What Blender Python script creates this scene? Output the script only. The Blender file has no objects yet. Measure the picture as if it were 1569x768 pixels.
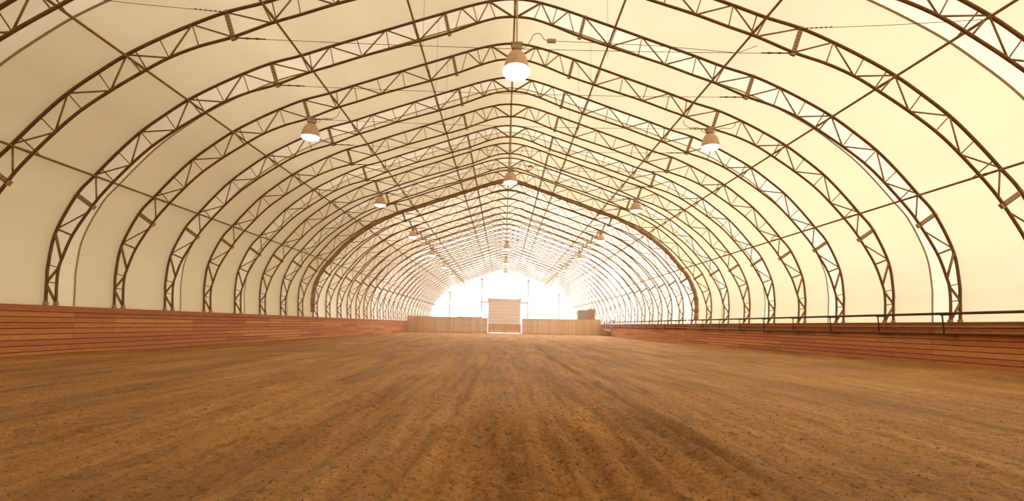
import bpy, bmesh, math, random
import numpy as np
from mathutils import Vector, Matrix
random.seed(7)
SC = bpy.context.scene
COL = SC.collection
PI = math.pi

# ------------------------------------------------------------------ camera
HC = 1.30                                   # camera height over the arena dirt
CAMX = -0.1937
FPX, YAW, PIT, ROL = 780.0, 0.01485, 0.14568, 0.01935

def cam_ray(u, v):                          # pixel offsets from centre -> world direction (x right, y forward, z up)
    u, v = u*math.cos(ROL)+v*math.sin(ROL), -u*math.sin(ROL)+v*math.cos(ROL)
    x, y, z = u, -v, FPX
    y, z = y*math.cos(PIT)+z*math.sin(PIT), -y*math.sin(PIT)+z*math.cos(PIT)
    x, z = x*math.cos(YAW)+z*math.sin(YAW), -x*math.sin(YAW)+z*math.cos(YAW)
    return Vector((x, z, y))
fwd = cam_ray(0, 0).normalized()
rgt = (cam_ray(100, 0)-cam_ray(0, 0)).normalized()
upv = rgt.cross(fwd)
cd = bpy.data.cameras.new('camera'); cam = bpy.data.objects.new('camera', cd); COL.objects.link(cam)
cd.sensor_width = 36.0; cd.lens = FPX/1569*36.0; cd.clip_end = 500; cd.clip_start = 0.05
M = Matrix((rgt, upv, -fwd)).transposed().to_4x4(); M.translation = Vector((CAMX, 0, HC))
cam.matrix_world = M
SC.camera = cam

# ------------------------------------------------------------------ light
SKY = 1.44
world = bpy.data.worlds.new('sky'); SC.world = world; world.use_nodes = True
bg = world.node_tree.nodes['Background']
bg.inputs['Color'].default_value = (1.0, 0.80, 0.64, 1); bg.inputs['Strength'].default_value = SKY
sl = bpy.data.lights.new('sun', 'SUN'); sun = bpy.data.objects.new('sun', sl); COL.objects.link(sun)
sl.energy = 11.4; sl.color = (1.0, 0.965, 0.93); sl.angle = math.radians(2.0)
SUN_DIR = Vector((0.69, 0.55, 0.63))        # towards the sun: outside, right, beyond the far gable
sun.rotation_euler = SUN_DIR.to_track_quat('Z', 'Y').to_euler(); sun.location = (40, 60, 60)
vs = SC.view_settings
vs.view_transform = 'Standard'; vs.look = 'None'; vs.gamma = 1.0; vs.use_curve_mapping = False
vs.exposure = 0.0
SC.cycles.max_bounces = 10; SC.cycles.diffuse_bounces = 6; SC.cycles.transmission_bounces = 8
SC.cycles.sample_clamp_indirect = 8.0
SC.cycles.volume_bounces = 3
SC.cycles.use_denoising = True

# ------------------------------------------------------------------ materials
def srgb(r, g, b):
    f = lambda c: (c/255/12.92) if c/255 <= 0.04045 else ((c/255+0.055)/1.055)**2.4
    return (f(r), f(g), f(b), 1)
def nmat(name):
    m = bpy.data.materials.new(name); m.use_nodes = True; nt = m.node_tree
    for n in list(nt.nodes): nt.nodes.remove(n)
    out = nt.nodes.new('ShaderNodeOutputMaterial')
    return m, nt, out
def N(nt, kind, **kw):
    n = nt.nodes.new(kind)
    for k, v in kw.items():
        if k in n.inputs.keys(): n.inputs[k].default_value = v
        else: setattr(n, k, v)
    return n
def coords(nt, scale=(1, 1, 1)):
    tc = N(nt, 'ShaderNodeTexCoord'); mp = N(nt, 'ShaderNodeMapping')
    mp.inputs['Scale'].default_value = scale
    nt.links.new(tc.outputs['Object'], mp.inputs['Vector'])
    return mp.outputs['Vector']
def ramp(nt, fac, stops):
    r = N(nt, 'ShaderNodeValToRGB'); e = r.color_ramp.elements
    e[0].position, e[0].color = stops[0]; e[1].position, e[1].color = stops[-1]
    for p, c in stops[1:-1]:
        x = e.new(p); x.color = c
    nt.links.new(fac, r.inputs['Fac']); return r.outputs['Color']
def mixc(nt, a, b, fac, mode='MIX'):
    m = N(nt, 'ShaderNodeMix', data_type='RGBA', blend_type=mode)
    for s, v in ((6, a), (7, b), (0, fac)):
        if isinstance(v, (int, float, tuple)): m.inputs[s].default_value = v
        else: nt.links.new(v, m.inputs[s])
    return m.outputs[2]
def simple(name, c1, c2, rough=0.6, scale=8, metal=0.0, stretch=(1, 1, 1), bump=0.0, detail=6):
    m, nt, out = nmat(name)
    b = N(nt, 'ShaderNodeBsdfPrincipled', Roughness=rough, Metallic=metal)
    v = coords(nt, stretch)
    n = N(nt, 'ShaderNodeTexNoise', Scale=scale, Detail=detail); nt.links.new(v, n.inputs['Vector'])
    nt.links.new(ramp(nt, n.outputs['Fac'], [(0.3, c1), (0.7, c2)]), b.inputs['Base Color'])
    if bump:
        bp = N(nt, 'ShaderNodeBump', Strength=bump, Distance=0.02); nt.links.new(n.outputs['Fac'], bp.inputs['Height'])
        nt.links.new(bp.outputs['Normal'], b.inputs['Normal'])
    nt.links.new(b.outputs[0], out.inputs[0]); return m
def fabric(name, diff, trans, var=0.06):
    m, nt, out = nmat(name)
    v = coords(nt, (1, 0.35, 1))
    n = N(nt, 'ShaderNodeTexNoise', Scale=0.7, Detail=5, Roughness=0.6); nt.links.new(v, n.inputs['Vector'])
    lo = 1-var
    k = ramp(nt, n.outputs['Fac'], [(0.3, (lo, lo, lo*0.985, 1)), (0.7, (1, 1, 1, 1))])
    d = N(nt, 'ShaderNodeBsdfDiffuse'); t = N(nt, 'ShaderNodeBsdfTranslucent')
    nt.links.new(mixc(nt, diff, k, 1.0, 'MULTIPLY'), d.inputs['Color'])
    nt.links.new(mixc(nt, trans, k, 1.0, 'MULTIPLY'), t.inputs['Color'])
    a = N(nt, 'ShaderNodeAddShader'); nt.links.new(d.outputs[0], a.inputs[0]); nt.links.new(t.outputs[0], a.inputs[1])
    nt.links.new(a.outputs[0], out.inputs[0]); return m

MF = fabric('cream_fabric', (0.50, 0.47, 0.385, 1), (0.232, 0.211, 0.148, 1))
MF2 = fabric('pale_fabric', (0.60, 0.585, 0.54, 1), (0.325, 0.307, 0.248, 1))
MF4 = fabric('glare_fabric', (0.60, 0.60, 0.58, 1), (0.47, 0.463, 0.44, 1))  # farthest bays: whitening glare near the gable put into the fabric colour
MF3 = fabric('sun_band_fabric', (0.50, 0.475, 0.40, 1), (0.268, 0.256, 0.202, 1))  # strips from truss to seam: sun glow put into a brighter fabric colour
MG = fabric('white_fabric', (0.12, 0.12, 0.12, 1), (0.84, 0.85, 0.86, 1), 0.02)
MSEAM = fabric('seam_fabric', (0.36, 0.29, 0.19, 1), (0.11, 0.085, 0.05, 1))
MST = simple('galvanised_steel', srgb(104, 74, 40), srgb(128, 94, 56), 0.5, 6, 0.35)
MWEB = simple('thin_steel', srgb(134, 104, 58), srgb(158, 126, 76), 0.5, 6, 0.3)
MPLATE = simple('perforated_plate', srgb(156, 130, 98), srgb(186, 160, 126), 0.55, 14, 0.3)
MRAIL = simple('rusty_pipe', srgb(66, 40, 26), srgb(98, 64, 42), 0.6, 5, 0.2)
MCABLE = simple('cable', srgb(90, 75, 55), srgb(110, 92, 68), 0.5, 10, 0.3)
MROLL = simple('rolled_tarp', srgb(140, 112, 90), srgb(176, 146, 120), 0.75, 3, 0, (1, 1, 1), 0.3)
MBELL = simple('lamp_housing', srgb(196, 166, 134), srgb(212, 182, 150), 0.45, 5, 0.2)
MBOX = simple('ballast_box', srgb(168, 146, 120), srgb(186, 162, 134), 0.5, 9, 0.2)
MDARK = simple('dark_plastic', srgb(26, 16, 14), srgb(44, 28, 24), 0.6, 12)
MTRAY = simple('pale_tray', srgb(215, 196, 178), srgb(232, 216, 200), 0.5, 8)
MDOOR = simple('door_curtain', srgb(150, 122, 98), srgb(164, 136, 110), 0.6, 0.6, 0, (0.3, 1, 5))
MDRUM = simple('door_drum', srgb(140, 122, 104), srgb(156, 138, 120), 0.5, 3)
MPOST = simple('gable_post', srgb(70, 62, 54), srgb(84, 76, 66), 0.5, 3)
MSUNLIT = simple('sunlit_floor', srgb(216, 206, 190), srgb(232, 224, 210), 0.8, 2)
MHAYG = simple('weathered_hay', srgb(104, 90, 72), srgb(158, 140, 114), 0.95, 9, 0, (1, 1, 4), 1.0)
MHAYB = simple('golden_hay', srgb(112, 70, 26), srgb(176, 120, 56), 0.95, 9, 0, (1, 1, 4), 1.0)
MPINK = simple('pinkish_board', srgb(170, 118, 96), srgb(190, 140, 116), 0.7, 2, 0, (0.4, 4, 4))

def lamp_glow(name, col, strength):
    m, nt, out = nmat(name)
    e = N(nt, 'ShaderNodeEmission', Color=col, Strength=strength); nt.links.new(e.outputs[0], out.inputs[0]); return m
MGLOW = lamp_glow('lamp_lens_lit', (1.0, 0.96, 0.86, 1), 7.0)

def plank_mat(name, c1, c2, c3, bw, bh, zoff, rough=0.7, axis='YZ'):
    m, nt, out = nmat(name)
    b = N(nt, 'ShaderNodeBsdfPrincipled', Roughness=rough)
    tc = N(nt, 'ShaderNodeTexCoord'); sx = N(nt, 'ShaderNodeSeparateXYZ'); cx = N(nt, 'ShaderNodeCombineXYZ')
    nt.links.new(tc.outputs['Object'], sx.inputs[0])
    ad = N(nt, 'ShaderNodeMath', operation='ADD'); ad.inputs[1].default_value = zoff
    if axis == 'YZ':
        nt.links.new(sx.outputs['Y'], cx.inputs['X']); nt.links.new(sx.outputs['Z'], ad.inputs[0])
    else:                                   # boards stand upright
        nt.links.new(sx.outputs['Z'], cx.inputs['X']); nt.links.new(sx.outputs['X'], ad.inputs[0])
    nt.links.new(ad.outputs[0], cx.inputs['Y'])
    br = N(nt, 'ShaderNodeTexBrick', Color1=(0, 0, 0, 1), Color2=(1, 1, 1, 1), Mortar=(0.5, 0.5, 0.5, 1), Scale=1.0)
    br.inputs['Brick Width'].default_value = bw; br.inputs['Row Height'].default_value = bh
    br.inputs['Mortar Size'].default_value = 0.008; br.offset = 0.37
    nt.links.new(cx.outputs[0], br.inputs['Vector'])
    base = ramp(nt, br.outputs['Color'], [(0.0, c1), (0.5, c2), (1.0, c3)])
    mp = N(nt, 'ShaderNodeMapping'); mp.inputs['Scale'].default_value = (0.6, 9, 1); nt.links.new(cx.outputs[0], mp.inputs[0])
    gr = N(nt, 'ShaderNodeTexNoise', Scale=4.0, Detail=8); nt.links.new(mp.outputs[0], gr.inputs['Vector'])
    g = ramp(nt, gr.outputs['Fac'], [(0.3, (0.74, 0.71, 0.68, 1)), (0.7, (1.14, 1.12, 1.12, 1))])
    col = mixc(nt, base, g, 1.0, 'MULTIPLY')
    mp2 = N(nt, 'ShaderNodeMapping'); mp2.inputs['Scale'].default_value = (1.0, 2.0, 1); nt.links.new(cx.outputs[0], mp2.inputs[0])
    vo = N(nt, 'ShaderNodeTexVoronoi', Scale=1.7); nt.links.new(mp2.outputs[0], vo.inputs['Vector'])
    kn = ramp(nt, vo.outputs['Distance'], [(0.035, (0.45, 0.36, 0.30, 1)), (0.075, (1, 1, 1, 1))])
    col = mixc(nt, col, kn, 0.8, 'MULTIPLY')
    jt = ramp(nt, br.outputs['Fac'], [(0.0, (1, 1, 1, 1)), (1.0, (0.35, 0.28, 0.22, 1))])
    col = mixc(nt, col, jt, 1.0, 'MULTIPLY')
    nt.links.new(col, b.inputs['Base Color'])
    nt.links.new(b.outputs[0], out.inputs[0]); return m
BH = 0.178
MWALL = plank_mat('red_planks', srgb(182, 113, 67), srgb(200, 132, 80), srgb(216, 153, 96), 4.88, BH, 0.15)
MCAP = simple('cap_board', srgb(164, 98, 62), srgb(186, 120, 78), 0.7, 3, 0, (6, 0.5, 6))
MPART = plank_mat('tan_boards', srgb(188, 154, 106), srgb(200, 166, 116), srgb(206, 174, 125), 6.0, 0.29, 0.0, 0.75, 'XZ')
MGATE = plank_mat('gate_boards', srgb(190, 146, 98), srgb(198, 155, 106), srgb(206, 163, 114), 6.0, 0.25, 0.0, 0.75, 'ZX')

def dirt_mat():
    m, nt, out = nmat('arena_dirt')
    b = N(nt, 'ShaderNodeBsdfPrincipled', Roughness=0.62)
    b.inputs['Specular IOR Level'].default_value = 0.35
    v = coords(nt, (1.0, 0.10, 1)); v1 = coords(nt)
    n1 = N(nt, 'ShaderNodeTexNoise', Scale=1.1, Detail=7, Roughness=0.6); nt.links.new(v, n1.inputs['Vector'])
    n2 = N(nt, 'ShaderNodeTexNoise', Scale=26.0, Detail=8, Roughness=0.75); nt.links.new(v1, n2.inputs['Vector'])
    n3 = N(nt, 'ShaderNodeTexNoise', Scale=0.35, Detail=3); nt.links.new(v1, n3.inputs['Vector'])
    c = ramp(nt, n1.outputs['Fac'], [(0.30, srgb(158, 111, 57)), (0.50, srgb(190, 138, 77)), (0.70, srgb(212, 162, 98))])
    c = mixc(nt, c, ramp(nt, n2.outputs['Fac'], [(0.34, (0.36, 0.32, 0.28, 1)), (0.46, (0.84, 0.83, 0.82, 1)), (0.60, (1.06, 1.06, 1.06, 1)), (0.75, (1.36, 1.36, 1.36, 1))]), 0.9, 'MULTIPLY')
    c = mixc(nt, c, ramp(nt, n3.outputs['Fac'], [(0.35, (0.88, 0.87, 0.86, 1)), (0.65, (1.08, 1.08, 1.08, 1))]), 1.0, 'MULTIPLY')
    v4 = coords(nt, (4.0, 0.22, 1)); n4 = N(nt, 'ShaderNodeTexNoise', Scale=1.6, Detail=6, Roughness=0.65); nt.links.new(v4, n4.inputs['Vector'])
    c = mixc(nt, c, ramp(nt, n4.outputs['Fac'], [(0.34, (0.70, 0.67, 0.64, 1)), (0.50, (0.98, 0.98, 0.98, 1)), (0.68, (1.14, 1.14, 1.14, 1))]), 1.0, 'MULTIPLY')  # lengthwise streaks: shading of fine furrows put into the dirt colour
    v5 = coords(nt, (1, 0.6, 1)); n5 = N(nt, 'ShaderNodeTexNoise', Scale=7.0, Detail=9, Roughness=0.8); nt.links.new(v5, n5.inputs['Vector'])
    c = mixc(nt, c, ramp(nt, n5.outputs['Fac'], [(0.36, (0.45, 0.41, 0.37, 1)), (0.45, (0.95, 0.95, 0.95, 1)), (0.70, (1.12, 1.12, 1.12, 1))]), 1.0, 'MULTIPLY')
    nt.links.new(c, b.inputs['Base Color'])
    bp = N(nt, 'ShaderNodeBump', Strength=1.0, Distance=0.035); nt.links.new(n2.outputs['Fac'], bp.inputs['Height'])
    bp2 = N(nt, 'ShaderNodeBump', Strength=0.6, Distance=0.10); nt.links.new(n1.outputs['Fac'], bp2.inputs['Height'])
    nt.links.new(bp2.outputs[0], bp.inputs['Normal']); nt.links.new(bp.outputs[0], b.inputs['Normal'])
    nt.links.new(b.outputs[0], out.inputs[0]); return m
MDIRT = dirt_mat()
MCLOD = simple('dirt_clod', srgb(104, 66, 32), srgb(168, 118, 66), 0.95, 30, 0, (1, 1, 1), 0.5)

# ------------------------------------------------------------------ mesh helpers
def link(name, me, mat, parent=None, smooth=False):
    if smooth:
        for p in me.polygons: p.use_smooth = True
    me.materials.append(mat)
    o = bpy.data.objects.new(name, me); COL.objects.link(o)
    if parent: o.parent = parent
    return o
def obj(name, bm, mat, parent=None, smooth=False):
    bmesh.ops.recalc_face_normals(bm, faces=bm.faces)
    me = bpy.data.meshes.new(name); bm.to_mesh(me); bm.free()
    return link(name, me, mat, parent, smooth)
def empty(name, loc=(0, 0, 0)):
    o = bpy.data.objects.new(name, None); COL.objects.link(o); o.location = loc; o.empty_display_size = 0.2; return o
def tag(o, label, cat, group=None, kind=None):
    o['label'] = label; o['category'] = cat
    if group: o['group'] = group
    if kind: o['kind'] = kind
    return o
def struct(o, label=None):
    o['kind'] = 'structure'
    if label: o['label'] = label
    return o
def box(bm, x0, x1, y0, y1, z0, z1, bev=0.0):
    vs_ = [bm.verts.new(p) for p in ((x0,y0,z0),(x1,y0,z0),(x1,y1,z0),(x0,y1,z0),(x0,y0,z1),(x1,y0,z1),(x1,y1,z1),(x0,y1,z1))]
    fs = [bm.faces.new([vs_[i] for i in f]) for f in ((0,3,2,1),(4,5,6,7),(0,1,5,4),(1,2,6,5),(2,3,7,6),(3,0,4,7))]
    if bev:
        es = {e for f in fs for e in f.edges}
        bmesh.ops.bevel(bm, geom=list(es), offset=bev, segments=2, affect='EDGES', profile=0.6)
def tube(bm, pts, r, seg=8, cap=True):
    pts = [Vector(p) for p in pts]; n = len(pts); rings = []
    rr = r if isinstance(r, (list, tuple)) else [r]*n
    t0 = (pts[1]-pts[0]).normalized()
    a = t0.orthogonal().normalized()
    for i, p in enumerate(pts):
        t = ((pts[min(i+1, n-1)]-p).normalized() + (p-pts[max(i-1, 0)]).normalized())
        t = t.normalized() if t.length > 1e-6 else t0
        a = (a - t*a.dot(t)).normalized(); b = t.cross(a)
        rings.append([bm.verts.new(p + (a*math.cos(2*PI*k/seg)+b*math.sin(2*PI*k/seg))*rr[i]) for k in range(seg)])
    for i in range(n-1):
        for k in range(seg):
            bm.faces.new((rings[i][k], rings[i][(k+1) % seg], rings[i+1][(k+1) % seg], rings[i+1][k]))
    if cap:
        bm.faces.new(rings[0][::-1]); bm.faces.new(rings[-1])
def lathe(bm, prof, seg=24, cx=0, cy=0, close_top=False, close_bot=False):
    rings = [[bm.verts.new((cx+r*math.cos(2*PI*k/seg), cy+r*math.sin(2*PI*k/seg), z)) for k in range(seg)] for r, z in prof]
    for i in range(len(rings)-1):
        for k in range(seg):
            bm.faces.new((rings[i][k], rings[i][(k+1) % seg], rings[i+1][(k+1) % seg], rings[i+1][k]))
    if close_bot: bm.faces.new(rings[0][::-1])
    if close_top: bm.faces.new(rings[-1])

# ------------------------------------------------------------------ arch profile (x across, z height over the dirt)
def cr(pts, n=8):                            # Catmull-Rom through the points
    P = [np.array(p, float) for p in pts]; P = [2*P[0]-P[1]]+P+[2*P[-1]-P[-2]]; out = []
    for i in range(1, len(P)-2):
        for k in range(n):
            t = k/n; a, b, c, d = P[i-1:i+3]
            out.append(0.5*((2*b)+(c-a)*t+(2*a-5*b+4*c-d)*t*t+(3*b-a-3*c+d)*t**3))
    out.append(P[-2]); return [(float(p[0]), float(p[1])) for p in out]
OUT_H = [(15.20,0.37),(15.27,1.12),(15.31,1.69),(15.22,2.80),(14.71,4.09),(14.17,4.81),(13.50,5.65),(12.85,6.36),(12.08,7.02),(11.33,7.59),(10.45,8.12),(9.54,8.60),(8.60,9.02),(7.55,9.35),(6.56,9.72),(5.63,10.05),(4.61,10.41),(3.66,10.75),(2.54,11.14),(1.70,11.43),(1.05,11.62),(0.5,11.735),(0,11.77)]
IN_H = [(14.86,0.37),(14.94,1.10),(14.95,1.58),(14.90,1.85),(14.66,2.69),(14.14,3.70),(13.75,4.30),(13.04,5.18),(12.42,5.84),(11.65,6.47),(10.84,7.05),(10.12,7.52),(9.28,7.91),(8.34,8.23),(7.24,8.71),(6.40,9.01),(5.43,9.37),(4.47,9.68),(3.43,10.01),(2.36,10.37),(1.40,10.76),(0.75,10.98),(0.35,11.05),(0,11.06)]
def mirror(h): return [(x, z+HC) for x, z in h] + [(-x, z+HC) for x, z in reversed(h[:-1])]
OUT = cr(mirror(OUT_H)); INN = cr(mirror(IN_H))
def at_x(h, x):
    h2 = cr(h)
    return min(h2, key=lambda p: abs(p[0]-x))
def o_(x, z=None):
    return (x, (z if z is not None else float(np.interp(-x, [-p[0] for p in OUT_H[3:]], [p[1] for p in OUT_H[3:]])))+HC)
def i_(x, z=None):
    return (x, (z if z is not None else float(np.interp(-x, [-p[0] for p in IN_H[4:]], [p[1] for p in IN_H[4:]])))+HC)

Y0, SP = 17.036, 2.9763
TR = range(-2, 31)
YEND = Y0+30*SP+0.35
YP = 77.8                                    # board partition that closes the riding area
FOOT = 0.37+HC

# ------------------------------------------------------------------ the shell
def offset(path, d):
    out = []
    for i, p in enumerate(path):
        a = path[max(i-1, 0)]; b = path[min(i+1, len(path)-1)]
        tx, tz = b[0]-a[0], b[1]-a[1]; L = math.hypot(tx, tz)
        out.append((p[0]+tz/L*d, p[1]-tx/L*d))
    return out
skin = offset(OUT, 0.075)
skin = [(15.36, -0.1), (15.36, 0.8)] + skin + [(-15.36, 0.8), (-15.36, -0.1)]
def sheet(name, path, ys, mat, thick=0.0):
    bm = bmesh.new(); rows = [[bm.verts.new((x, y, z)) for x, z in path] for y in ys]
    for i in range(len(ys)-1):
        for k in range(len(path)-1):
            bm.faces.new((rows[i][k], rows[i][k+1], rows[i+1][k+1], rows[i+1][k]))
    return obj(name, bm, mat, smooth=True)
YSPLIT = Y0+8*SP
YBACK = -14.0
ys1 = sorted([YBACK]+[Y0+i*SP for i in range(-10, 9)]+[Y0+q*SP for q in (-1.6, 0.4, 2.4, 4.4, 6.4)])
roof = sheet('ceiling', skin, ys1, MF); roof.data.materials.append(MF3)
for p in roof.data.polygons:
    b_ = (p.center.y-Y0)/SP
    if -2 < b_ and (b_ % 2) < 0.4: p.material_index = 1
struct(roof, 'cream translucent fabric roof over the near part of the arena')
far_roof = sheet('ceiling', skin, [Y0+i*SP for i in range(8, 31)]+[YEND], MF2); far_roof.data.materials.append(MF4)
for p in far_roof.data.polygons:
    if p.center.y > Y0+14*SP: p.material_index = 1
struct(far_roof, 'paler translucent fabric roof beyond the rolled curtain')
def gable(name, y, mat):
    bm = bmesh.new(); bm.faces.new([bm.verts.new((x, y, z)) for x, z in skin])
    bmesh.ops.triangulate(bm, faces=bm.faces)
    return struct(obj(name, bm, mat))
gable('wall_far', YEND, MG); gable('wall_near', YBACK, MF)
# fabric seams every second bay
seamp = offset(OUT, 0.062)
nseam = 0
for q in [-1.6, 0.4, 2.4, 4.4, 6.4]:
    y = Y0+q*SP; nseam += 1
    bm = bmesh.new(); inner = offset(OUT, 0.045)
    rows = [[bm.verts.new((x, yy, z)) for x, z in pp] for pp, yy in ((seamp, y-0.035), (inner, y-0.03), (inner, y+0.03), (seamp, y+0.035))]
    for i in range(3):
        for k in range(len(inner)-1): bm.faces.new((rows[i][k], rows[i][k+1], rows[i+1][k+1], rows[i+1][k]))
    struct(obj('trim_%d' % nseam, bm, MSEAM, smooth=True), 'narrow darker seam where two roof fabric panels lap')

# ------------------------------------------------------------------ arena dirt
def vnoise(x, y, seed):
    xi = np.floor(x).astype(int); yi = np.floor(y).astype(int); fx = x-xi; fy = y-yi
    fx = fx*fx*(3-2*fx); fy = fy*fy*(3-2*fy)
    def h(a, b):
        n = (a*374761393 + b*668265263 + seed*1274126177) & 0x7fffffff
        n = ((n ^ (n >> 13))*1274126177) & 0x7fffffff
        return ((n ^ (n >> 16)) & 0xffff)/65535.0
    return (h(xi, yi)*(1-fx)+h(xi+1, yi)*fx)*(1-fy)+(h(xi, yi+1)*(1-fx)+h(xi+1, yi+1)*fx)*fy-0.5
def ground(x, y):
    h = 0.06*vnoise(x*0.5, y*0.10, 1)+0.05*vnoise(x*1.6, y*0.13, 2)+0.018*vnoise(x*4.5, y*0.5, 3)
    near = np.clip((16-y)/8, 0, 1)
    h += 0.012*vnoise(x*9, y*7, 4)+near*((0.022*vnoise(x*11, y*11, 5)+0.018*vnoise(x*23, y*23, 6))*(1.0+1.1*vnoise(x*0.9, y*0.7, 41)))
    for gx, w, d, y1 in ((1.95, 0.10, 0.09, 40), (-0.98, 0.09, 0.06, 30), (2.6, 0.2, 0.03, 60), (-2.4, 0.22, 0.03, 60), (-4.2, 0.3, 0.035, 80), (4.6, 0.3, 0.03, 80), (-6.6, 0.35, 0.035, 80), (7.2, 0.35, 0.03, 80), (-9.5, 0.4, 0.035, 80), (10.2, 0.4, 0.03, 80)):
        c = gx+0.16*np.sin(y*0.11+gx)+0.05*np.sin(y*0.53+gx*3)
        k = np.clip((y1-y)/(y1*0.3), 0, 1)
        h += k*d*(-np.exp(-((x-c)/w)**2)+0.45*np.exp(-((x-c-1.7*w)/w)**2)+0.45*np.exp(-((x-c+1.7*w)/w)**2))*(0.7+0.8*vnoise(x*0, y*0.9, 9+int(gx*10)))
    t = np.clip((8.5-y)/3.0, 0, 1)*np.exp(-((x-0.40)/1.5)**6)
    ph = x+0.05*np.sin(y*0.8)
    h += t*(0.042*np.sin(2*PI*ph/0.36)*(0.7+vnoise(x*2, y*1.5, 12)) + 0.024*np.sin(2*PI*(y+0.10*np.sin(x*3.1)+0.25*vnoise(x*3, y*2, 13))/0.145))
    r = np.clip((x-12.4)/2.2, 0, 1); l = np.clip((-x-12.6)/2.0, 0, 1)
    h += (0.05+0.19*np.clip((34-y)/14, 0, 1))*r*r*(3-2*r)*(1+0.5*vnoise(x*1.3, y*0.6, 20)) + (0.02+0.07*np.clip((34-y)/14, 0, 1))*l*l*(3-2*l)*(1+0.8*vnoise(x*1.3, y*0.6, 21))
    h += 0.07*vnoise(x*1.6+5, y*1.6, 30)*np.clip((9-y)/4, 0, 1)*np.clip((-x-0.6)/0.6, 0, 1)
    return h
def axis(core0, core1, step, lo, hi, g):
    a = list(np.arange(core0, core1+1e-6, step)); s = step
    while a[-1] < hi: s = min(s*g, 0.6); a.append(min(a[-1]+s, hi))
    s = step; b = []
    p = core0
    while p > lo: s = min(s*g, 0.6); p = max(p-s, lo); b.append(p)
    return np.array(b[::-1]+a)
XS = axis(-4.2, 4.2, 0.025, -15.3, 15.3, 1.02)
YS = axis(2.6, 9.0, 0.025, YBACK, YEND, 1.018)
GX, GY = np.meshgrid(XS, YS)
GZ = ground(GX, GY); GZ = np.where(GY > YP+0.3, np.minimum(GZ, 0)-0.05, GZ)
nx, ny = len(XS), len(YS)
co = np.stack([GX, GY, GZ], -1).reshape(-1, 3)
idx = np.arange(nx*ny).reshape(ny, nx)
fc = np.stack([idx[:-1, :-1], idx[:-1, 1:], idx[1:, 1:], idx[1:, :-1]], -1).reshape(-1, 4)
me = bpy.data.meshes.new('floor'); me.vertices.add(len(co)); me.vertices.foreach_set('co', co.astype(np.float32).ravel())
me.loops.add(fc.size); me.loops.foreach_set('vertex_index', fc.astype(np.int32).ravel())
me.polygons.add(len(fc)); me.polygons.foreach_set('loop_start', np.arange(0, fc.size, 4, dtype=np.int32))
me.update(calc_edges=True); me.validate()
struct(link('floor', me, MDIRT, smooth=True), 'raked brown arena dirt with furrows and tyre tracks')
print('floor verts', len(co))
bm = bmesh.new(); box(bm, -14.6, 14.6, YP+0.6, YEND-0.05, -0.12, 0.02); struct(obj('floor_sunlit', bm, MSUNLIT), 'pale added slab behind the gate, coloured as sunlit floor')  # added slab; sunlight on the dirt behind the gate is in its pale colour
def gh(x, y): return float(ground(np.array([x]), np.array([y]))[0])

# ------------------------------------------------------------------ side walls
ZT = 0.34+HC                                  # top of cap board
def side_wall(s):
    bm = bmesh.new()
    y0, y1 = YBACK+0.1, YEND-0.1
    if s < 0:
        nb = 9; z = -0.15; top = ZT-0.17
        while z < top-0.01:
            z1 = min(z+BH, top); box(bm, -14.845, -14.75+random.uniform(-0.006, 0.006), y0, y1, z+0.010, z1-0.012); z += BH
        box(bm, -15.30, -14.84, y0, y1, -0.15, top)
        struct(obj('wall_left', bm, MWALL), 'reddish horizontal plank kick wall along the left side')
        bm = bmesh.new(); box(bm, -15.33, -14.70, y0, y1, ZT-0.05, ZT); box(bm, -14.745, -14.705, y0, y1, ZT-0.19, ZT-0.05)
        struct(obj('trim_10', bm, MCAP), 'wooden cap board on the left kick wall')
    else:
        z = -0.15; top = HC-0.07
        while z < top-0.01:
            z1 = min(z+BH, top); box(bm, 14.72+random.uniform(-0.006, 0.006), 14.815, y0, y1, z+0.010, z1-0.012); z += BH
        z = top
        while z < ZT-0.02:
            z1 = min(z+BH, ZT); box(bm, 14.83+random.uniform(-0.006, 0.006), 14.90, y0, y1, z+0.010, z1-0.012); z += BH
        box(bm, 14.81, 15.30, y0, y1, -0.15, top); box(bm, 14.89, 15.30, y0, y1, top, ZT)
        struct(obj('wall_right', bm, MWALL), 'reddish horizontal plank kick wall along the right side')
        bm = bmesh.new(); box(bm, 14.80, 15.33, y0, y1, ZT, ZT+0.045)
        struct(obj('trim_11', bm, MCAP), 'wooden cap board on the right kick wall')
        bm = bmesh.new(); box(bm, 14.66, 14.83, y0, y1, HC-0.07, HC-0.03)
        struct(obj('trim_12', bm, MCAP), 'narrow wooden ledge halfway up the right kick wall')
side_wall(-1); side_wall(1)

# ------------------------------------------------------------------ trusses
# web members of one half: (outer/inner node, outer/inner node, radius, kind)
OO = dict(a=o_(0.95, 11.65), b=o_(1.53), c=o_(1.95), k4=o_(2.54), p4=o_(3.70), d=o_(4.62), e=o_(5.65), f=o_(6.57), p3=o_(7.57), k3=o_(8.60), g=o_(9.55), h=o_(10.45), p2=o_(11.33), j=o_(12.08), m1=o_(12.85), l=o_(13.52), p1=o_(14.17), k1=o_(14.71, 4.09), o3=o_(15.20, 2.90), o3b=o_(15.23, 2.76), o2=o_(15.31, 1.69), o1=o_(15.27, 1.12), o1b=o_(15.26, 1.02))
II = dict(z=i_(0.06, 11.06), a=i_(0.70, 11.0), b=i_(1.34), c=i_(2.15), k4=i_(2.36), p4=i_(3.44), d=i_(4.47), e=i_(5.42), f=i_(6.40), p3=i_(7.22), k3=i_(8.32), g=i_(9.28), h=i_(10.10), p2=i_(10.84), j=i_(11.65), m1=i_(12.38), l=i_(13.04), p1=i_(14.02, 3.88), k1=i_(14.14, 3.70), k1b=i_(14.25, 3.50), i3=i_(14.67, 2.69), i2=i_(14.90, 1.85), i2b=i_(14.95, 1.60), s1=i_(14.94, 1.08), base=i_(14.86, 0.42))
HV, MD, TN = 0.042, 0.026, 0.018
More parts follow.
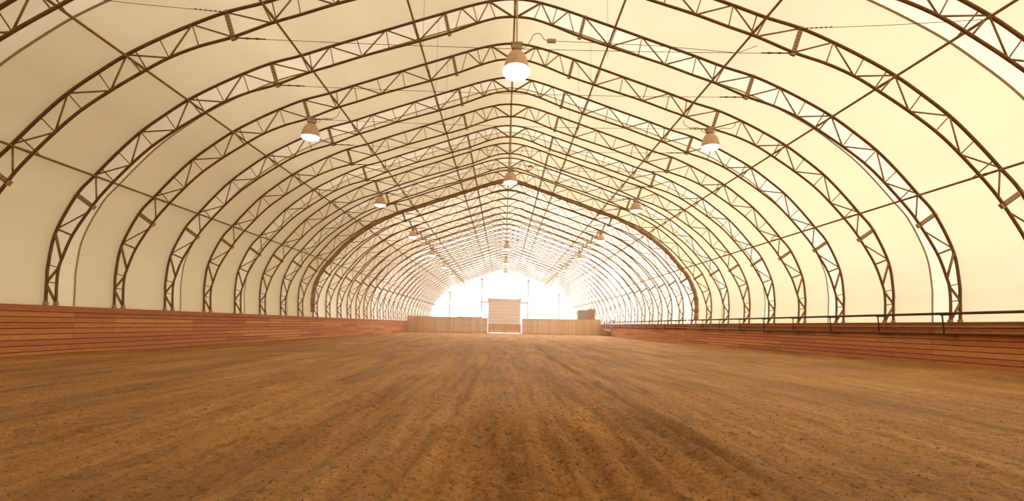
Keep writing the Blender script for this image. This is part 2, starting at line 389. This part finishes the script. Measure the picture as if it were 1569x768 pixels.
WEB = [('O','a','I','z',HV),('O','a','I','a',TN),('O','a','I','b',MD),('O','b','I','b',TN),('I','b','O','c',MD),('O','c','I','c',TN),
 ('O','k4','I','p4',MD),('O','p4','I','p4',TN),('I','p4','O','d',MD),('O','d','I','d',TN),('O','d','I','e',MD),('O','e','I','e',TN),('I','e','O','f',MD),
 ('O','f','I','f',TN),('O','f','I','p3',MD),('O','p3','I','p3',MD),('I','p3','O','k3',MD),
 ('I','k3','O','g',MD),('O','g','I','g',TN),('O','g','I','h',MD),('O','h','I','h',TN),('I','h','O','p2',MD),('O','p2','I','p2',MD),('O','p2','I','j',MD),('O','j','I','j',TN),('I','j','O','m1',MD),
 ('O','m1','I','m1',TN),('O','m1','I','l',MD),('O','l','I','l',TN),('I','l','O','p1',MD),('O','p1','I','p1',MD),
 ('I','k1b','O','o3',MD),('O','o3','I','i3',0.036),('O','o3b','I','i2',HV),('I','i2b','O','o1',HV),('O','o2','I','i2b',TN),('O','o1','I','s1',TN),('O','o1b','I','base',HV)]
PLATES = [('k4', 0.11), ('k3', 0.12), ('k1', 0.13)]
PUR = dict(lower=(14.17, 4.81), second=(11.33, 7.59), third=(7.55, 9.35), upper=(3.66, 10.75))
def p3(p, s=1, y=0): return Vector((p[0]*s, y, p[1]))
def nd(k, n): return (OO if k == 'O' else II)[n]
meshes = {}
def mesh_of(key, fn, mat, smooth=True):
    if key not in meshes:
        bm = bmesh.new(); fn(bm); bmesh.ops.recalc_face_normals(bm, faces=bm.faces)
        me = bpy.data.meshes.new(key[0] if isinstance(key, tuple) else key); bm.to_mesh(me); bm.free()
        if smooth:
            for p in me.polygons: p.use_smooth = True
        me.materials.append(mat); me.materials.append(MDARK); meshes[key] = me
    return meshes[key]
def child(name, me, parent):
    o = bpy.data.objects.new(name, me); COL.objects.link(o); o.parent = parent; return o
def plate_fn(k, w, s):
    def fn(bm):
        a, b = p3(OO[k], s), p3(II[k], s); d = (b-a).normalized(); n = Vector((d.z, 0, -d.x)); L = (b-a).length
        a = a-d*0.03; L += 0.12
        # perforated channel: web plate with two flanges, stamped holes as raised rims
        def bx(u0, u1, v0, v1, y0, y1):
            q = [bm.verts.new(a+d*u+n*v+Vector((0, y, 0))) for u in (u0, u1) for v in (v0, v1) for y in (y0, y1)]
            for f in ((0,1,3,2),(4,6,7,5),(0,4,5,1),(2,3,7,6),(0,2,6,4),(1,5,7,3)): bm.faces.new([q[i] for i in f])
        bx(0, L, -w/2, w/2, -0.006, 0.006)
        bx(0, L, -w/2-0.004, -w/2+0.004, -0.028, 0.028); bx(0, L, w/2-0.004, w/2+0.004, -0.028, 0.028)
        m = int(L/0.11)
        for i in range(m):
            for v in (-w/4, w/4):
                c = a+d*(0.08+i*0.11)+n*v
                ring = [bm.verts.new(c+(d*math.cos(2*PI*j/6)+n*math.sin(2*PI*j/6))*0.017+Vector((0, -0.012, 0))) for j in range(6)]
                f_ = bm.faces.new(ring); f_.material_index = 1
        bx(-0.01, 0.04, -w/2-0.012, w/2+0.012, -0.05, 0.05); bx(L-0.04, L+0.01, -w/2-0.012, w/2+0.012, -0.05, 0.05)
    return fn
def base_fn(s):
    def fn(bm):
        xs = sorted((s*14.80, s*15.30)); box(bm, xs[0], xs[1], -0.09, 0.09, FOOT-0.045, FOOT-0.02, 0.004)
        for x in (14.86, 15.20): box(bm, s*x-0.055, s*x+0.055, -0.06, 0.06, FOOT-0.03, FOOT+0.10, 0.01)
    return fn
def brace_fn(px, pz, s):                      # flat strap from the outer chord back to the purlin
    def fn(bm):
        q = offset(OUT, -0.0)
        up = min(OUT, key=lambda p: abs(math.hypot(p[0]-px, p[1]-pz-HC)-0.30) + (9 if p[0] > px or p[0] < 0 else 0))
        dn = (px-0.03, pz+HC-0.10)
        tube(bm, [p3(up, s, 0.03), p3(dn, s, 0.95)], 0.020, 6)
    return fn
ORD = ['first','second','third','fourth','fifth','sixth','seventh','eighth','ninth','tenth','eleventh','twelfth','thirteenth','fourteenth','fifteenth','sixteenth','seventeenth','eighteenth','nineteenth','twentieth','twenty-first','twenty-second','twenty-third','twenty-fourth','twenty-fifth','twenty-sixth','twenty-seventh','twenty-eighth','twenty-ninth','thirtieth','thirty-first','thirty-second','thirty-third']
def all_web(bm, seg=5):
    for s in (-1, 1):
        for k1, n1, k2, n2, r in WEB: tube(bm, [p3(nd(k1, n1), s), p3(nd(k2, n2), s)], r, seg, False)
    tube(bm, [(0, 0, 11.77+HC), (0, 0, 11.06+HC)], 0.045, seg, False)
NEAR = 9
for i in TR:
    t = empty('arch_truss', (0, Y0+i*SP, 0))
    if i <= 12: lab = 'arched steel lattice roof truss, %s counted from the camera' % ORD[i+2]
    elif i < 30: lab = 'arched steel lattice roof truss, %s counted from the far white gable' % ORD[30-i]
    else: lab = 'arched steel lattice roof truss standing against the far white gable'
    tag(t, lab, 'truss', 'arched roof trusses')
    sg = 8 if i <= 8 else 6
    child('outer_chord', mesh_of(('outer_chord', sg), lambda bm: tube(bm, [(x, 0, z) for x, z in OUT], 0.050, sg), MST), t)
    child('inner_chord', mesh_of(('inner_chord', sg), lambda bm: tube(bm, [(x, 0, z) for x, z in INN], 0.045, sg), MST), t)
    for s in (-1, 1):
        for k, w in PLATES:
            child('splice_plate', mesh_of(('splice_plate', k, s), plate_fn(k, w, s), MPLATE, False), t)
        child('base_plate', mesh_of(('base_plate', s), base_fn(s), MPLATE, False), t)
    if i < NEAR:
        for s in (-1, 1):
            for j, (k1, n1, k2, n2, r) in enumerate(WEB):
                nm = 'strut' if r == TN else ('heavy_brace' if r >= 0.036 else 'diagonal_brace')
                child(nm, mesh_of((nm, j, s), lambda bm: tube(bm, [p3(nd(k1, n1), s), p3(nd(k2, n2), s)], r, 6, True), MWEB), t)
            for px, pz in list(PUR.values())[:3]:
                child('purlin_brace', mesh_of(('purlin_brace', px, s), brace_fn(px, pz, s), MWEB), t)
        child('ridge_post', mesh_of('ridge_post', lambda bm: tube(bm, [(0, 0, 11.77+HC), (0, 0, 11.06+HC)], 0.045, 8), MWEB), t)
    else:
        child('web', mesh_of('web', all_web, MWEB), t)

# purlins
for nm, (px, pz) in PUR.items():
    for s in (-1, 1):
        bm = bmesh.new(); x = s*(px-0.05); z = pz+HC-0.08
        tube(bm, [(x, YBACK+8, z), (x, YEND-0.1, z)], 0.038, 8)
        for i in range(-3, 31, 2):
            y = Y0+i*SP+0.5; tube(bm, [(x, y-0.12, z), (x, y+0.12, z)], 0.047, 8)
        tag(obj('purlin', bm, MWEB, smooth=True), 'long steel purlin pipe along the %s roof slope, %s' % ('left' if s < 0 else 'right', {'lower': 'lowest of four', 'second': 'second from the wall', 'third': 'third from the wall', 'upper': 'uppermost beside the ridge'}[nm]), 'purlin', 'roof purlins')
bm = bmesh.new(); tube(bm, [(0, YBACK+8, 11.71+HC-0.03), (0, YEND-0.1, 11.71+HC-0.03)], 0.035, 8)
tag(obj('ridge_purlin', bm, MWEB, smooth=True), 'long steel purlin pipe along the roof ridge above the centre lamps', 'purlin', 'roof purlins')

# rolled curtain that follows the outer chord of one truss
bm = bmesh.new(); y = YSPLIT-0.22
rp = offset(OUT, -0.06)[4:-4]
n = len(rp)
tube(bm, [(x, y+0.02*math.sin(k*1.7), z) for k, (x, z) in enumerate(rp)], [0.165+0.018*math.sin(k*0.9)+0.01*math.sin(k*2.3) for k in range(n)], 12)
rc = obj('rolled_curtain', bm, MROLL, smooth=True)
tag(rc, 'pinkish brown rolled tarp curtain bundled along a whole roof arch', 'curtain')
ri = offset(OUT, -0.42)[8:-8]
bm = bmesh.new(); tube(bm, [(x, y, z) for x, z in ri], 0.014, 6); obj('lacing_rope', bm, MROLL, rc)
for k in range(6, len(ri)-6, 9):
    bm = bmesh.new(); tube(bm, [(ri[k][0], y, ri[k][1]), (offset(OUT, -0.18)[8:-8][k][0], y, offset(OUT, -0.18)[8:-8][k][1])], 0.02, 6); obj('tie_strap', bm, MROLL, rc)

# tie cables between the splice plates of each arch
k3i = II['k3']
for i in TR:
    t = empty('tie_cable', (0, Y0+i*SP, 0))
    if i < -1: continue
    zz = k3i[1]-0.03; X = k3i[0]-0.02
    me = mesh_of('tie_wire', lambda bm: tube(bm, [(-X+2*X*q/20, 0.0, zz-0.10*(1-(q/10-1)**2)) for q in range(21)], 0.009, 5), MCABLE)
    child('wire', me, t)
    def chain_fn(s):
        def fn(bm):
            for q in range(9):
                c = Vector((s*(X-0.10-q*0.10), 0, zz-0.002*q)); r = 0.022 if q % 3 else 0.032
                tube(bm, [c-Vector((0.04, 0, 0)), c+Vector((0.04, 0, 0))], r, 5)
        return fn
    for s in (-1, 1): child('turnbuckle', mesh_of(('turnbuckle', s), chain_fn(s), MCABLE), t)
    if i < 10:
        for s in (-1, 1):
            child('hanger_wire', mesh_of(('hanger', s), lambda bm: tube(bm, [(s*2.75, 0, 11.05+HC), (s*2.75, 0, zz-0.3)], 0.006, 4), MCABLE), t)
    lab = ('thin tie wire strung across the %s roof truss from the camera' % ORD[i+2]) if i <= 12 else ('thin tie wire strung across the %s roof truss from the far gable' % ORD[30-i])
    tag(t, lab, 'cable', 'tie wires across the arches')
for o in [o for o in COL.objects if o.type == 'EMPTY' and o.name.startswith('tie_cable') and not o.children]: bpy.data.objects.remove(o)
for s in (-1, 1):                             # bracing wires that slant to the next arch towards the camera
    bm = bmesh.new(); a = p3(OO['k3'], s, Y0-SP); b = p3(o_(11.45), s, Y0-2*SP)
    tube(bm, [a, a.lerp(b, 0.5)-Vector((0, 0, 0.03)), b], 0.008, 5)
    w = obj('bracing_wire', bm, MCABLE)
    tag(w, 'thin bracing wire slanting outward from the second truss at upper %s' % ('left' if s < 0 else 'right'), 'wire')
    bm = bmesh.new()
    for q in range(6): c = a.lerp(b, 0.03+q*0.03); tube(bm, [c, a.lerp(b, 0.045+q*0.03)], 0.02, 5)
    obj('turnbuckle', bm, MCABLE, w)

# ------------------------------------------------------------------ high-bay lamps
LZ = 7.42+HC
def make_lamp(bloom=False):
    root = empty('high_bay_lamp')
    R = 0.37
    bm = bmesh.new(); box(bm, -0.145, 0.145, -0.12, 0.12, 0.60, 0.80, 0.015); box(bm, -0.175, 0.175, -0.14, 0.14, 0.745, 0.80, 0.01)
    obj('ballast_box', bm, MBOX, root)
    bm = bmesh.new(); lathe(bm, [(0.09, 0.62), (0.10, 0.57), (0.155, 0.545), (0.215, 0.49), (0.275, 0.395), (0.325, 0.26), (0.355, 0.12), (R, 0.02), (R+0.014, 0.0), (R-0.01, 0.0), (R-0.03, 0.03), (0.335, 0.12), (0.255, 0.39), (0.08, 0.53)], 28)
    obj('bell_housing', bm, MBELL, root, True)
    bm = bmesh.new()
    if bloom: lathe(bm, [(R-0.015, 0.015), (R+0.03, -0.06), (R+0.02, -0.15), (R-0.06, -0.24), (0.18, -0.31), (0.02, -0.335)], 28, close_top=True)  # deeper, wider lens: bloom around the nearest centre lamp modelled as shape
    else: lathe(bm, [(R-0.015, 0.015), (R-0.03, -0.03), (R-0.10, -0.075), (0.15, -0.10), (0.02, -0.11)], 28, close_top=True)
    obj('lens', bm, MGLOW, root, True)
    return root
def copy_tree(o, parent=None):
    c = o.copy(); COL.objects.link(c); c.parent = parent
    for ch in o.children: copy_tree(ch, c)
    return c
proto = make_lamp(); used = False
lamp_y = [1, 5, 9, 13, 17, 21]
names6 = ['nearest the camera', 'second from the camera', 'third from the camera', 'fourth from the camera', 'fifth from the camera', 'farthest from the camera']
for s in (-1, 1):
    for q, i in enumerate(lamp_y):
        o = copy_tree(proto) if used else proto; used = True
        o.location = (s*8.20, Y0+i*SP-0.02, LZ)
        tag(o, 'lit bell shaped high-bay lamp under the %s roof slope, %s' % ('left' if s < 0 else 'right', names6[q]), 'lamp', 'high-bay lamps of the side rows')
        bm = bmesh.new(); tube(bm, [(0, 0, 0.78), (s*0.10, 0.02, k3i[1]-LZ-0.05)], 0.03, 8); obj('hanger', bm, MBOX, o)
        bm = bmesh.new(); pts = [(-s*0.12, 0, 0.62), (-s*0.30, 0, 0.66), (-s*0.42, 0, 0.80), (-s*0.60, 0, 0.83), (-s*0.85, 0, 0.82), (-s*1.05, 0, 0.95), (-s*1.1, 0, 1.15)]
        tube(bm, [(x, yy, z) for x, z in cr([(p[0], p[2]) for p in pts], 5) for yy in (0,)], 0.012, 5); obj('power_cord', bm, MCABLE, o)
cent = [-1, 3, 11, 15, 19]; n5 = ['nearest the camera, its bloom built into the lens shape', 'second from the camera', 'third from the camera', 'fourth from the camera', 'farthest from the camera']
for q, i in enumerate(cent):
    o = make_lamp(True) if q == 0 else copy_tree(proto)
    if q:
        for ch in list(o.children):
            if ch.name.startswith(('hanger', 'power_cord')): bpy.data.objects.remove(ch)
    o.location = (0.04, Y0+i*SP, LZ+(0.05 if q == 0 else 0))
    tag(o, 'lit bell shaped high-bay lamp hanging under the ridge, %s' % n5[q], 'lamp', 'high-bay lamps of the centre row')
    bm = bmesh.new(); tube(bm, [(0, 0, 0.78), (-0.02, 0, 11.06+HC-LZ-0.06)], 0.022, 8); obj('drop_pipe', bm, MBOX, o)
    if q < 3:
        bm = bmesh.new(); tube(bm, [(x, 0, z) for x, z in cr([(0.12, 0.62), (0.30, 0.74), (0.42, 0.95), (0.52, 1.12), (0.68, 1.14), (0.80, 0.98), (0.92, 0.92)], 6)], 0.011, 5); obj('power_cord', bm, MCABLE, o)
        bm = bmesh.new(); box(bm, 0.90, 1.16, -0.05, 0.05, 0.87, 0.97, 0.012); obj('junction_box', bm, MBOX, o)
        bm = bmesh.new(); tube(bm, [(1.14, 0, 0.92), (4.2, 0, 0.86), (6.6, 0, 0.70), (7.2, 0, 0.95)], 0.009, 5); obj('feed_cable', bm, MCABLE, o)

# ------------------------------------------------------------------ railing on the right wall
def railing(y0, y1, label):
    r = empty('pipe_railing', (14.60, y0, HC-0.03)); tag(r, label, 'railing')
    ox, oy, oz = 14.60, y0, HC-0.03
    def rail(nm, x, z, rad):
        bm = bmesh.new(); tube(bm, [(x-ox, 0, z-oz), (x-ox, y1-y0, z-oz)], rad, 10); obj(nm, bm, MRAIL, r, True)
    rail('top_rail', 14.60, HC+0.66, 0.045); rail('middle_rail', 14.66, HC+0.19, 0.024); rail('bottom_rail', 14.60, HC-0.045+0.03, 0.034)
    for i in range(-3, 21):
        y = Y0+i*SP
        if not (y0 < y < y1): continue
        bm = bmesh.new(); tube(bm, [(0, y-y0, 0), (0, y-y0, 0.69)], 0.024, 8); obj('post', bm, MRAIL, r, True)
        bm = bmesh.new(); box(bm, -0.05, 0.16, y-y0-0.42, y-y0+0.05, -0.062, -0.036, 0.004); obj('foot_bracket', bm, MRAIL, r)
        bm = bmesh.new(); box(bm, -0.045, 0.045, y-y0-0.35, y-y0+0.06, 0.625, 0.645, 0.004); obj('head_bracket', bm, MRAIL, r)
railing(2.0, YSPLIT-0.15, 'dark rusty pipe railing on the right wall, section nearer the camera')
railing(YSPLIT+0.35, 69.5, 'dark rusty pipe railing on the right wall, far section near the partition')

# ------------------------------------------------------------------ board partition, gate
def partition(x0, x1, zt0, zt1, label):
    r = empty('board_partition', ((x0+x1)/2, YP, 0)); cx = (x0+x1)/2; tag(r, label, 'partition')
    bm = bmesh.new(); n = int(round((x1-x0)/0.29)); w = (x1-x0)/n
    for k in range(n):
        a = x0+k*w; z = zt0+(zt1-zt0)*(k+0.5)/n
        box(bm, a+0.005-cx, a+w-0.007-cx, -0.02+random.uniform(-0.004, 0.004), 0.03, -0.15, z)
    box(bm, x0-cx, x1-cx, 0.03, 0.07, -0.1, 0.2); box(bm, x0-cx, x1-cx, 0.03, 0.07, 1.1, 1.25); box(bm, x0-cx, x1-cx, 0.03, 0.07, min(zt0, zt1)-0.25, min(zt0, zt1)-0.05)
    obj('boards', bm, MPART, r)
    bm = bmesh.new(); tube(bm, [(x0-cx, 0.02, zt0+0.01), (x1-cx, 0.02, zt1+0.01)], 0.06, 4)
    obj('cap_rail', bm, MCAP, r)
partition(-14.70, -2.52, HC+1.05, HC+0.94, 'tan vertical board partition left of the gate')
partition(2.70, 14.70, HC+0.95, HC+1.05, 'tan vertical board partition right of the gate, hay behind it')
g = empty('board_gate', (0.06, YP+0.35, 0)); tag(g, 'low tan horizontal board gate between the two partitions', 'gate')
bm = bmesh.new()
for k in range(5): box(bm, -2.50, 2.50, -0.02, 0.02, 0.19+k*0.255, 0.19+k*0.255+0.245, 0.004)
obj('boards', bm, MGATE, g)
for x in (-2.3, 0, 2.3):
    bm = bmesh.new(); box(bm, x-0.06, x+0.06, 0.02, 0.07, 0.10, 1.47, 0.004); obj('batten', bm, MGATE, g)
for x in (-2.42, 2.42):
    bm = bmesh.new(); box(bm, x-0.04, x+0.04, -0.02, 0.07, 0.0, 0.2); obj('gate_foot', bm, MGATE, g)

# ------------------------------------------------------------------ far gable: posts, girts, lift door
def bar(name, pts, r, label, cat, grp=None):
    bm = bmesh.new(); tube(bm, pts, r, 8); o = obj(name, bm, MPOST, smooth=True); tag(o, label, cat, grp); return o
yg = YEND-0.30
def arch_top(x): return float(np.interp(-abs(x), [-p[0] for p in IN_H[4:]], [p[1] for p in IN_H[4:]]))+HC
for x, l in ((-11.35, 'slim steel post of the far gable, leftmost'), (-4.78, 'slim steel post of the far gable, left of the lift door'), (4.92, 'slim steel post of the far gable, right of the lift door'), (11.35, 'slim steel post of the far gable, rightmost')):
    bar('gable_post', [(x, yg, 0.0), (x, yg, arch_top(x)-0.05)], 0.10, l, 'post', 'gable posts')
    bm = bmesh.new(); box(bm, x-0.22, x+0.22, yg-0.14, yg+0.14, arch_top(x)-0.35, arch_top(x)-0.05, 0.02); o = obj('head_plate', bm, MPOST); o.parent = [q for q in COL.objects if q.name.startswith('gable_post')][-1]
bar('gable_girt', [(-9.9, yg-0.15, HC+8.05), (9.9, yg-0.15, HC+8.05)], 0.06, 'long thin horizontal girt across the far white gable', 'girt')
for s in (-1, 1):
    bar('side_girt', [(s*4.85, yg-0.15, HC+4.62), (s*3.35, yg-0.15, HC+4.62)], 0.13, 'short horizontal girt from post to lift door, %s side' % ('left' if s < 0 else 'right'), 'girt')
d = empty('lift_door', (0.03, yg-0.4, 0)); tag(d, 'tall beige lift curtain door in the far white gable', 'door')
bm = bmesh.new()
for k in range(9):
    z0 = 0.35+k*0.68; box(bm, -3.18, 3.18, -0.03, 0.03, z0, z0+0.67, 0.01)
obj('door_curtain', bm, MDOOR, d)
bm = bmesh.new(); tube(bm, [(-3.3, 0, HC+5.20), (3.3, 0, HC+5.20)], 0.22, 16); obj('roller_drum', bm, MDRUM, d, True)
for s in (-1, 1):
    bm = bmesh.new(); box(bm, s*3.25-0.07, s*3.25+0.07, -0.06, 0.06, 0, HC+8.15, 0.01); obj('guide_rail', bm, MDRUM, d)
    bm = bmesh.new(); box(bm, s*3.32-0.12, s*3.32+0.12, -0.25, 0.25, HC+4.5, HC+5.65, 0.02); obj('drum_bracket', bm, MDRUM, d)

# ------------------------------------------------------------------ hay behind the right partition
def bale(loc, size, mat, label, seed, group):
    rnd = random.Random(seed); bm = bmesh.new(); sx, sy, sz = size
    box(bm, -sx/2, sx/2, -sy/2, sy/2, 0, sz)
    bmesh.ops.subdivide_edges(bm, edges=list(bm.edges), cuts=7, use_grid_fill=True)
    for v in bm.verts:
        k = 0.045
        cxy = 1-0.05*(abs(v.co.x)/(sx/2))**8*(abs(v.co.z/sz*2-1))**8
        v.co.x *= cxy; v.co.y *= cxy
        v.co += Vector((rnd.uniform(-k, k), rnd.uniform(-k, k), rnd.uniform(-0.02, 0.02) if 0.02 < v.co.z < sz-0.02 else 0))
    root = obj('hay_bale', bm, mat, smooth=False); root.location = loc
    for x in (-sx*0.25, sx*0.25):
        bm = bmesh.new(); tube(bm, [(x, -sy/2-0.035, 0.03), (x, -sy/2-0.035, sz-0.03), (x, sy/2+0.03, sz-0.03)], 0.012, 5); obj('twine', bm, MDARK, root)
    tag(root, label, 'hay bale', group); return root
hz = (HC+2.55)/3
for k in range(3):
    w = ['lowest', 'middle', 'topmost'][k]
    bale((12.42, 80.9, k*hz), (1.55, 1.5, hz), MHAYG, 'greyish weathered hay bale behind the right partition, %s of its stack' % w, 10+k, 'hay bales behind the partition')
    bale((13.72, 80.9, k*(hz+0.07)), (1.02, 1.5, hz+0.07), MHAYB, 'golden brown hay bale behind the right partition, %s of its stack' % w, 20+k, 'hay bales behind the partition')
# pinkish board lying on a trestle just behind the left partition
t = empty('board_stack', (-5.3, YP+0.75, 0)); tag(t, 'pinkish long panel on trestles showing over the left partition top', 'panel')
bm = bmesh.new(); box(bm, -1.9, 1.9, -0.35, 0.35, HC+1.04, HC+1.16, 0.03); obj('panel', bm, MPINK, t)
for x in (-1.4, 1.4):
    bm = bmesh.new(); tube(bm, [(x-0.25, 0, 0), (x, 0, HC+1.04)], 0.04, 6); tube(bm, [(x+0.25, 0, 0), (x, 0, HC+1.04)], 0.04, 6); obj('trestle_leg', bm, MPINK, t)

# ------------------------------------------------------------------ barrow and tools in the far right corner
wx, wy = 14.05, 70.3
wz = gh(wx, wy)
wb = empty('wheelbarrow', (wx, wy, wz-0.01)); tag(wb, 'wheelbarrow with pale tray and dark legs in the far right corner', 'wheelbarrow')
bm = bmesh.new()
a = [(-0.50, -0.36, 0.98), (0.46, -0.34, 0.98), (0.46, 0.34, 0.98), (-0.50, 0.36, 0.98)]; b = [(-0.28, -0.22, 0.72), (0.34, -0.22, 0.66), (0.34, 0.22, 0.66), (-0.28, 0.22, 0.72)]
va = [bm.verts.new(p) for p in a]; vb = [bm.verts.new(p) for p in b]
for k in range(4): bm.faces.new((va[k], va[(k+1) % 4], vb[(k+1) % 4], vb[k]))
bm.faces.new(vb[::-1])
bmesh.ops.solidify(bm, geom=list(bm.faces), thickness=0.025)
obj('tray', bm, MTRAY, wb)
for s in (-1, 1):
    bm = bmesh.new(); tube(bm, [(0.42, s*0.10, 0.30), (0.0, s*0.20, 0.64), (-0.62, s*0.26, 0.84)], 0.03, 8); obj('handle', bm, MDARK, wb, True)
    bm = bmesh.new(); tube(bm, [(-0.10, s*0.22, 0.70), (-0.34, s*0.24, 0.02), (-0.40, s*0.24, 0.02)], 0.035, 8); obj('leg', bm, MDARK, wb, True)
bm = bmesh.new()
w_pts = [(0.30+0.23*math.cos(2*PI*k/20), 0, 0.27+0.23*math.sin(2*PI*k/20)) for k in range(21)]
tube(bm, w_pts, 0.05, 8, False); obj('wheel', bm, MDARK, wb, True)
bm = bmesh.new(); tube(bm, [(0.30, -0.12, 0.27), (0.30, 0.12, 0.27)], 0.03, 8); tube(bm, [(0.30, 0, 0.05), (0.30, 0, 0.49)], 0.02, 6); tube(bm, [(0.08, 0, 0.27), (0.52, 0, 0.27)], 0.02, 6); obj('hub', bm, MDARK, wb)
def tool(y, head, label):
    x = 14.30; t = empty(head, (x, y, gh(x, y)-0.01)); t.rotation_euler = (0, 0, -PI/2); tag(t, label, head.replace('_', ' '))
    bm = bmesh.new(); tube(bm, [(0, -0.05, 0.0), (0.02, 0.32, 1.85)], 0.05, 8); obj('shaft', bm, MDARK, t, True)
    bm = bmesh.new()
    if head == 'rake':
        tube(bm, [(-0.22, 0.33, 1.88), (0.26, 0.33, 1.88)], 0.04, 6)
        for k in range(8): tube(bm, [(-0.20+k*0.063, 0.33, 1.88), (-0.20+k*0.063, 0.30, 2.04)], 0.018, 5)
    elif head == 'shovel':
        box(bm, -0.15, 0.17, 0.31, 0.34, 1.80, 2.16, 0.012)
    else:
        for k in range(5): tube(bm, [(0.02, 0.32, 1.83), (-0.14+k*0.08, 0.33, 1.95), (-0.14+k*0.08, 0.32, 2.20)], 0.018, 5)
    obj('head', bm, MDARK, t)
tool(71.4, 'shovel', 'dark shovel leaning on the right wall behind the wheelbarrow, nearest tool')
tool(73.0, 'pitchfork', 'dark pitchfork leaning on the right wall between shovel and rake')
tool(74.6, 'rake', 'dark rake leaning on the right wall, closest to the board partition')
# saddle hung over the end of the railing
sd = empty('saddle', (14.60, 69.2, HC+0.70)); tag(sd, 'small dark saddle sitting on the far end of the railing', 'saddle')
bm = bmesh.new(); n = 12; rows = []
for k in range(9):
    yy = -0.30+k*0.075; dip = 0.10*abs(k/4-1)**2
    rows.append([bm.verts.new((0.18*math.sin(a_)*(1+0.3*abs(math.sin(a_))), yy, 0.10*math.cos(a_)*1.2-0.16*(1-math.cos(a_))+dip)) for a_ in [(-1.9+3.8*j/n) for j in range(n+1)]])
for k in range(8):
    for j in range(n): bm.faces.new((rows[k][j], rows[k][j+1], rows[k+1][j+1], rows[k+1][j]))
bmesh.ops.solidify(bm, geom=list(bm.faces), thickness=0.03)
obj('seat', bm, MDARK, sd, True)
for s in (-1, 1):
    bm = bmesh.new(); tube(bm, [(s*0.17, 0, -0.1), (s*0.18, 0, -0.40)], 0.012, 5)
    tube(bm, [(s*0.18, 0.06*math.cos(2*PI*k/10), -0.46+0.06*math.sin(2*PI*k/10)) for k in range(11)], 0.01, 5, False); obj('stirrup', bm, MDARK, sd)

# ------------------------------------------------------------------ loose clods on the dirt (uncountable)
bm = bmesh.new(); rnd = random.Random(3)
for k in range(9000):
    y = 2.6+11*rnd.random()**1.6; x = rnd.uniform(-1, 1)*(1.2+y*1.02)
    if rnd.random() < 0.35: x = 0.4+rnd.gauss(0, 1.3)
    r = rnd.uniform(0.004, 0.012)*(1+0.4*(rnd.random() < 0.06))
    c = Vector((x, y, gh(x, y)+r*0.3))
    vv = [bm.verts.new(c+Vector(d_)*r*rnd.uniform(0.6, 1.3)) for d_ in ((1,0,0),(0,1,0),(-1,0,0),(0,-1,0),(0,0,0.8),(0,0,-0.8))]
    for a_, b_ in ((0,1),(1,2),(2,3),(3,0)):
        bm.faces.new((vv[a_], vv[b_], vv[4])); bm.faces.new((vv[b_], vv[a_], vv[5]))
tag(obj('dirt_clods', bm, MCLOD), 'small brown crumbs and clods scattered over the raked dirt', 'dirt', kind='stuff')

# ------------------------------------------------------------------ haze volume added in the far half to spread the gable glow
m, nt, out = nmat('glow_air')
pv = N(nt, 'ShaderNodeVolumeScatter', Density=0.0038, Anisotropy=0.7); pv.inputs['Color'].default_value = (1, 0.985, 0.97, 1)
nt.links.new(pv.outputs[0], out.inputs['Volume'])
bm = bmesh.new()
hull = [(-14.62, 0.3), (14.62, 0.3), (14.62, 1.72)] + [(x*0.985, z*0.985) for x, z in OUT[8:-8:4]] + [(-14.62, 1.72)]
f1 = [bm.verts.new((x, 46.0, z)) for x, z in hull]; f2 = [bm.verts.new((x, YEND-0.2, z)) for x, z in hull]
bm.faces.new(f1); bm.faces.new(f2[::-1])
for k in range(len(hull)): bm.faces.new((f1[k], f1[(k+1) % len(hull)], f2[(k+1) % len(hull)], f2[k]))
h = obj('glow_haze', bm, m); h['kind'] = 'stuff'; h['label'] = 'faint pale haze added for the gable glow in the far half'; h['category'] = 'haze'
